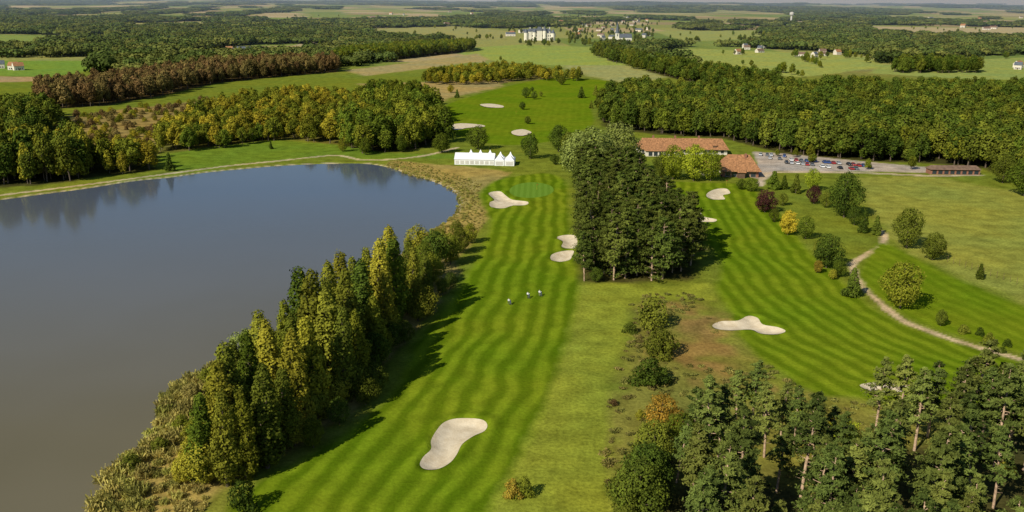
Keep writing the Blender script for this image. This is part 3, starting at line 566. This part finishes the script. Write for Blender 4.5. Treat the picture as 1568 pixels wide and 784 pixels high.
# ---------------------------------------------------------------- buildings
class MB:
    def __init__(s): s.v=[];s.f=[];s.m=[];s.mats=[]
    def mi(s,k):
        if k not in s.mats: s.mats.append(k)
        return s.mats.index(k)
    def poly(s,vs,fs,k):
        o=len(s.v); s.v+=[tuple(map(float,p)) for p in vs]; s.f+=[[o+i for i in f] for f in fs]; s.m+=[s.mi(k)]*len(fs)
    def box(s,x0,x1,y0,y1,z0,z1,k):
        s.poly([(x0,y0,z0),(x1,y0,z0),(x1,y1,z0),(x0,y1,z0),(x0,y0,z1),(x1,y0,z1),(x1,y1,z1),(x0,y1,z1)],[(3,2,1,0),(4,5,6,7),(0,1,5,4),(1,2,6,5),(2,3,7,6),(3,0,4,7)],k)
    def roof(s,x0,x1,y0,y1,z,h,k,hip=0.,wall=None,th=.25):
        ym=(y0+y1)/2
        s.poly([(x0,y0,z),(x1,y0,z),(x1,y1,z),(x0,y1,z),(x0+hip,ym,z+h),(x1-hip,ym,z+h)],[(0,1,5,4),(2,3,4,5),(3,2,1,0)],k)
        s.poly([(x0,y0,z),(x0,y1,z),(x0+hip,ym,z+h),(x1,y0,z),(x1,y1,z),(x1-hip,ym,z+h)],[(1,0,2),(3,4,5)],k if hip>0 or not wall else wall)
    def cyl(s,x,y,z0,z1,r0,r1,k,n=16,axis='z'):
        a=[i*2*math.pi/n for i in range(n)]
        def pt(r,t,z): return (x+r*math.cos(t),y+r*math.sin(t),z) if axis=='z' else (x+r*math.cos(t),z,y+r*math.sin(t))
        s.poly([pt(r0,t,z0) for t in a]+[pt(r1,t,z1) for t in a],[(i,(i+1)%n,n+(i+1)%n,n+i) for i in range(n)]+[list(range(n))[::-1],[n+i for i in range(n)]],k)
    def wins(s,x0,x1,n,y,z0,z1,w,k='glass',side=-1):
        for i in range(n):
            c=x0+(x1-x0)*(i+.5)/n; s.box(c-w/2-.1,c+w/2+.1,y+side*.03-.03,y+side*.03+.03,z0-.1,z1+.1,'concrete'); s.box(c-w/2,c+w/2,y+side*.08-.03,y+side*.08+.03,z0,z1,k)
    def obj(s,name,loc=(0,0,0),rz=0.,mesh_only=False):
        m=bpy.data.meshes.new(name); m.from_pydata(s.v,[],s.f)
        for k in s.mats: m.materials.append(M[k])
        m.polygons.foreach_set('material_index',s.m); m.update()
        if mesh_only: return m
        o=link(bpy.data.objects.new(name,m)); o.location=loc; o.rotation_euler=(0,0,rz); return o
b=MB(); L=48
b.box(0,L,0,11,0,3.0,'render'); b.roof(-.8,L+.8,-1.6,12.6,2.95,5.2,'tile',hip=3.); b.wins(1,L-1,14,0,.9,2.4,1.6)
for x in (8,20,33): b.box(x,x+1,7,8,6,9.2,'brick')
for x in (16,30,40): b.box(x,x+2.0,-.2,2.4,3.9,5.0,'wood'); b.roof(x-.2,x+2.2,-.5,2.8,4.95,1.0,'tile')
b.box(3,22,-7,0,0,3.0,'render'); b.roof(2.4,22.6,-7.8,.6,2.95,2.6,'tile',hip=2.5); b.wins(4,21,6,-7,.3,2.5,2.)
q=G(978,236); b.obj('clubhouse',(q[0],q[1],0),math.radians(-1))
b=MB(); b.box(0,17,0,14,0,3.0,'brick'); b.roof(-1.2,18.2,-1.6,15.6,2.95,6.8,'tile',hip=4.5); b.wins(1,16,5,0,.2,2.5,2.3); b.box(7,10,-3,0,0,2.8,'wood'); b.roof(6.5,10.5,-3.6,.4,2.75,1.3,'tile'); b.box(11,12,5,6,7,10.4,'brick')
b.box(-9,0,4,13,0,3.,'render'); b.roof(-9.5,.3,3.4,13.6,2.95,3.4,'tile',hip=2)
q=G(1106,271); b.obj('clubhouse_restaurant',(q[0],q[1],0),math.radians(-2))
b=MB(); b.box(0,24,0,5,0,2.5,'brick'); b.roof(-.5,24.5,-.8,5.8,2.45,1.7,'tile2',hip=1.5)
for i in range(8): b.box(1+i*2.9,3+i*2.9,-.08,-.02,.2,2.1,'glass')
q=G(1424,267); b.obj('driving_range_shelter',(q[0],q[1],0),math.radians(-1))
# marquee
b=MB(); L=20
b.box(0,L,0,10,0,2.7,'white'); b.roof(-.2,L+.2,-.3,10.3,2.7,2.7,'white')
for i in range(8): b.box(.5+i*2.5,2.2+i*2.5,-.09,-.03,.5,2.1,'concrete')
def pag(x0,y0,w,zb=2.7,hp=3.2):
    b.box(x0+.05,x0+w-.05,y0+.05,y0+w-.05,0,zb,'white'); c=w/2; pr=[(c,0),(c*.55,.32),(c*.25,.62),(.12,1)]; V=[]
    for r,t in pr: V+=[(x0+c-r,y0+c-r,zb+t*hp),(x0+c+r,y0+c-r,zb+t*hp),(x0+c+r,y0+c+r,zb+t*hp),(x0+c-r,y0+c+r,zb+t*hp)]
    b.poly(V,[(4*i+j,4*i+(j+1)%4,4*i+4+(j+1)%4,4*i+4+j) for i in range(3) for j in range(4)]+[(12,13,14,15)],'white')
    b.box(x0+.8,x0+w-.8,y0-.04,y0+.02,.4,2.1,'concrete')
for i in range(2): pag(L+.3+i*5.1,-1,5.); pag(L+.3+i*5.1,4.2,5.)
for i in range(3): pag(4.5+i*5.0,10.6,4.8,hp=3.)
q=G(696,252); b.obj('marquee_tent',(q[0],q[1],0),math.radians(-4))
# chateau
b=MB()
b.box(-30,30,0,14,0,15,'stone'); b.roof(-31,31,-.6,14.6,15,9,'slate',hip=5); b.wins(-28,28,12,0,2,5,1.6); b.wins(-28,28,12,0,8,11.5,1.6)
for x,rr,hh,ch in ((-32,4.5,16,9),(-12,3.5,17,9),(12,4.,20,10),(32,4.5,15,9)): b.cyl(x,0,0,hh,rr,rr,'stone'); b.cyl(x,0,hh,hh+ch,rr+.5,.1,'slate')
b.box(-6,6,-2,5,0,20,'stone'); b.roof(-6.5,6.5,-2.5,5.5,20,8,'slate',hip=3)
b.box(-26,-19,-1,5,0,18,'stone'); b.roof(-26.5,-18.5,-1.5,5.5,18,6,'slate',hip=2)
for x in (-22,-3,8,24): b.box(x,x+1.6,6,8,18,27,'stone')
for i in range(7): b.box(-27+i*8.3,-24.6+i*8.3,-.4,3,15,18.5,'stone'); b.roof(-27.2+i*8.3,-24.4+i*8.3,-.6,4,18.5,2.5,'slate')
q=G(826,62); o=b.obj('chateau',(q[0],q[1],0),math.radians(8)); o.scale=(.9,.9,1.0)
b=MB(); b.box(0,30,0,12,0,11,'stone'); b.roof(-.5,30.5,-.6,12.6,11,8,'slate',wall='stone'); b.wins(3,28,5,0,3,8,1.5); b.box(-8,0,2,10,0,20,'stone'); b.cyl(-4,6,20,44,5.,.1,'slate',8); b.wins(-7,-1,1,2,14,18,2)
q=G(948,66); o=b.obj('village_church',(q[0],q[1],0),.1); o.scale=(.85,.85,.95)
b=MB(); b.cyl(0,0,0,30,4.5,4,'concrete',20); b.cyl(0,0,30,36,4,9.5,'concrete',20); b.cyl(0,0,36,43,9.5,9.5,'concrete',20); b.cyl(0,0,43,46,9.5,1,'concrete',20)
q=G(1211,37); z=float(hills(q[0],q[1])); o=b.obj('water_tower',(q[0],q[1],z)); o.scale=(.85,.85,1.)
hm=[]
for i in range(5):
    b=MB(); w,d,hh=[(12,8,4.5),(9,8,5.5),(16,8,3.5),(11,9,5),(22,10,5)][i]
    b.box(0,w,0,d,0,hh,'render'); b.roof(-.4,w+.4,-.5,d+.5,hh,[4,4.2,3.6,4.4,4][i],['tile2','slate','tile2','tile','slate'][i],wall='render'); b.wins(1,w-1,3+i%2,0,1,2.4,1.1); b.box(w/2-.5,w/2+.5,-.1,-.03,0,2.1,'wood'); b.box(w*.7,w*.7+.8,d*.55,d*.55+.7,hh+1.5,hh+5,'brick'); b.wins(1,w-1,3,d,1,2.4,1.1,side=1)
    hm.append(b.obj('village_house',mesh_only=True))
def house(u,v,k=1.):
    q=G(u,v); o=bpy.data.objects.new('village_house',hm[int(rng.integers(5))]); o.location=(q[0],q[1],float(hills(q[0],q[1]))); o.rotation_euler=(0,0,rng.uniform(-.8,.8)+(math.pi if rng.random()<.3 else 0)); o.scale=(k,k,k); link(o)
for i in range(32): house(rng.uniform(870,995),rng.uniform(28,66),1.0)
for i in range(6): house(rng.uniform(770,870),rng.uniform(50,57),1.)
for i in range(7): house(rng.uniform(1120,1180),rng.uniform(66,84),.9)
for i in range(6): house(rng.uniform(1215,1300),rng.uniform(76,90),.9)
for i in range(14): house(rng.uniform(1380,1568),rng.uniform(28,46),1.4)
for i in range(12): house(rng.uniform(560,860),rng.uniform(18,40),1.4)
for u,v in [(345,80),(362,80),(378,80),(395,79),(420,88),(438,87),(455,104),(462,108),(12,107),(22,108),(8,104),(1552,106),(1560,104),(1380,90),(620,24),(250,60)]: house(u,v,.95)
# ---------------------------------------------------------------- cars
b=MB()
prof=[(-2.1,.35),(-2.15,.7),(-2.05,.95),(-1.2,1.0),(.9,1.0),(1.9,.85),(2.12,.65),(2.1,.35)]
def ext(prof,w0,w1,k):
    n=len(prof); V=[(x,-w0 if z<.9 else -w1,z) for x,z in prof]+[(x,w0 if z<.9 else w1,z) for x,z in prof]
    b.poly(V,[list(range(n)),list(range(n,2*n))[::-1]]+[(i,n+i,n+(i+1)%n,(i+1)%n) for i in range(n)],k)
ext(prof,.88,.84,'car_silver')
b.poly([(-1.75,-.78,1.),(1.0,-.78,1.),(.35,-.62,1.42),(-1.3,-.62,1.42),(-1.75,.78,1.),(1.0,.78,1.),(.35,.62,1.42),(-1.3,.62,1.42)],[(0,1,2,3),(7,6,5,4),(1,5,6,2),(4,0,3,7),(3,2,6,7)],'glass')
b.poly([(-1.3,-.63,1.43),(.35,-.63,1.43),(.35,.63,1.43),(-1.3,.63,1.43),(-1.2,-.55,1.5),(.25,-.55,1.5),(.25,.55,1.5),(-1.2,.55,1.5)],[(4,5,6,7),(0,1,5,4),(1,2,6,5),(2,3,7,6),(3,0,4,7)],'car_silver')
for x in (-1.3,1.3):
    for y0,y1 in ((-.92,-.70),(.70,.92)): b.cyl(x,.33,y0,y1,.33,.33,'tyre',14,'y')
b.box(2.08,2.14,-.75,-.4,.6,.75,'concrete'); b.box(2.08,2.14,.4,.75,.6,.75,'concrete')
carm=b.obj('parked_car',mesh_only=True)
def car(x,y,r):
    o=bpy.data.objects.new('parked_car',carm); o.location=(x,y,.01); o.rotation_euler=(0,0,r); link(o)
    k=cars[int(rng.integers(6))][0]; o.material_slots[0].link='OBJECT'; o.material_slots[0].material=M['car_'+k]
for (a,bb,n,r) in [((1178,243),(1235,248),8,1.4),((1205,250),(1245,254),6,1.4),((1240,247),(1330,256),13,1.5),((1250,256),(1330,261),10,1.5),((1165,238),(1200,240),5,1.3)]:
    p0,p1=G(*a),G(*bb)
    for i in range(n):
        if rng.random()<.15: continue
        q=p0+(p1-p0)*i/(n-1); car(q[0]+rng.normal()*.2,q[1]+rng.normal()*.3,r+rng.normal()*.05+(math.pi if rng.random()<.4 else 0))
q=np.stack([G(rng.uniform(1180,1400),rng.uniform(234,262)) for _ in range(16)]); scatter('car_park_trees',z0(q),rng.uniform(.25,.5,len(q)),cOak,5)
# ---------------------------------------------------------------- golfers
def golfer_mat(name,shirt,trou,hair):
    s=NT(name); z=s.n('ShaderNodeSeparateXYZ',{0:s.n('ShaderNodeTexCoord').outputs['Object']}).outputs[2]
    r=s.n('ShaderNodeValToRGB',{0:s.math('DIVIDE',z,1.8)}); cr=r.color_ramp; cr.interpolation='CONSTANT'
    cr.elements[0].position=0; cr.elements[0].color=(.6,.6,.6,1); cr.elements[1].position=.055; cr.elements[1].color=(*trou,1)
    for p_,c_ in ((.55,shirt),(.83,(.45,.27,.2)),(.94,hair)): e=cr.elements.new(p_); e.color=(*c_,1)
    return s.finish(r.outputs[0],.8)
def golfer(u,v,rz,shirt,trou,hair,k):
    q=G(u,v); em=bpy.data.objects.new('golfer',None); em.location=(q[0],q[1],0); em.rotation_euler=(0,0,rz); link(em)
    J=[(0,0,.95),(0,0,1.12),(0,.02,1.33),(0,.03,1.5),(0,.05,1.58),(0,.06,1.68),(0,.06,1.76),
       (-.19,.02,1.42),(-.25,-.08,1.15),(-.22,.08,.92),(-.21,.13,.84),(.19,.02,1.42),(.26,.02,1.15),(.24,-.18,.97),(.24,-.25,.93),
       (-.10,0,.9),(-.11,.22,.5),(-.11,.28,.09),(-.11,.42,.04),(.10,0,.9),(.11,.02,.48),(.11,-.30,.14),(.11,-.20,.03)]
    E=[(0,1),(1,2),(2,3),(3,4),(4,5),(5,6),(2,7),(7,8),(8,9),(9,10),(2,11),(11,12),(12,13),(13,14),(0,15),(15,16),(16,17),(17,18),(0,19),(19,20),(20,21),(21,22)]
    Rr=[.16,.15,.17,.07,.075,.105,.07,.075,.05,.038,.04,.075,.05,.038,.04,.1,.065,.045,.045,.1,.065,.045,.045]
    m=bpy.data.meshes.new('body'); m.from_pydata(J,E,[]); o=link(bpy.data.objects.new('body',m)); o.parent=em
    sk=o.modifiers.new('skin','SKIN')
    for i,sv in enumerate(m.skin_vertices[0].data): sv.radius=(Rr[i],Rr[i]*(.75 if i<3 else 1)); sv.use_root=(i==0)
    o.modifiers.new('sub','SUBSURF').levels=2; o.modifiers['sub'].render_levels=2
    m.materials.append(golfer_mat(f'golfer_clothes_{k}',shirt,trou,hair))
    b=MB(); b.cyl(0,0,.0,.95,.13,.16,'bag',10); 
    for i in range(5): b.cyl(-.08+.04*i,.02*(i%2),.9,1.18,.012,.012,'metal',5); b.box(-.1+.04*i,-.05+.04*i,-.03,.03,1.16,1.2,'metal')
    t=b.obj('golf_bag'); t.parent=em; t.location=(.45,-.45,.25); t.rotation_euler=(-.45,0,0)
    b=MB(); b.cyl(-.3,.16,-.02,.02,.16,.16,'tyre',12,'y'); b.cyl(.3,.16,-.02,.02,.16,.16,'tyre',12,'y'); b.box(-.3,.3,-.02,.02,.14,.18,'metal'); b.box(-.02,.02,-.05,.0,.16,1.,'metal'); b.box(-.15,.15,-.06,-.02,.98,1.02,'metal')
    t=b.obj('trolley'); t.parent=em; t.location=(.45,-.6,0)
golfer(779,466,.3,(.8,.8,.8),(.05,.06,.1),(.1,.06,.04),1); golfer(808,456,-.2,(.75,.75,.78),(.04,.04,.05),(.05,.04,.03),2); golfer(826,453,.1,(.85,.85,.85),(.3,.27,.2),(.3,.3,.3),3)
for u,v in ((822,290),(1112,284),(790,176)):
    b=MB(); b.cyl(0,0,0,2.4,.03,.02,'yplastic',8); b.poly([(0,0,2.4),(.6,.05,2.25),(0,0,2.0)],[(0,1,2)],'car_redp'); q=G(u,v); b.obj('golf_flagstick',(q[0],q[1],0))
b=MB(); p0,p1=G(1442,398),G(1600,450); n=16
for i in range(n+1):
    q=p0+(p1-p0)*i/n; b.cyl(q[0],q[1],0,2.2,.05,.05,'wood',6)
b.obj('range_fence')
# ---------------------------------------------------------------- light
AZ=math.radians(48); EL=math.radians(37)
d=Vector((math.cos(AZ)*math.cos(EL),math.sin(AZ)*math.cos(EL),-math.sin(EL)))
ld=bpy.data.lights.new('sun','SUN'); ld.energy=5.0; ld.angle=math.radians(.5); ld.color=(1,.93,.78)
lo=link(bpy.data.objects.new('sun',ld)); lo.rotation_euler=d.to_track_quat('-Z','Y').to_euler(); lo.location=(0,0,300)
w=bpy.data.worlds.new('World'); scene.world=w; w.use_nodes=True; nt=w.node_tree
sk=nt.nodes.new('ShaderNodeTexSky'); sk.sky_type='NISHITA'; sk.sun_disc=False; sk.sun_elevation=EL; sk.sun_rotation=math.atan2(-d.x,-d.y)%(2*math.pi); sk.dust_density=.2; sk.ozone_density=3.5; sk.air_density=1.
bg=nt.nodes['Background']; nt.links.new(sk.outputs[0],bg.inputs[0]); bg.inputs[1].default_value=.08
scene.view_settings.view_transform='Standard'; scene.view_settings.look='None'; scene.view_settings.exposure=0
b=MB(); M['haze']=bpy.data.materials.new('haze'); M['haze'].use_nodes=True; t=M['haze'].node_tree; t.nodes.clear()
vo=t.nodes.new('ShaderNodeVolumeScatter'); vo.inputs['Color'].default_value=(.62,.78,1,1); vo.inputs['Density'].default_value=.00005; vo.inputs['Anisotropy'].default_value=.2
oo=t.nodes.new('ShaderNodeOutputMaterial'); t.links.new(vo.outputs[0],oo.inputs['Volume'])
b.box(-40000,40000,1100,70000,-60,450,'haze'); b.obj('haze')
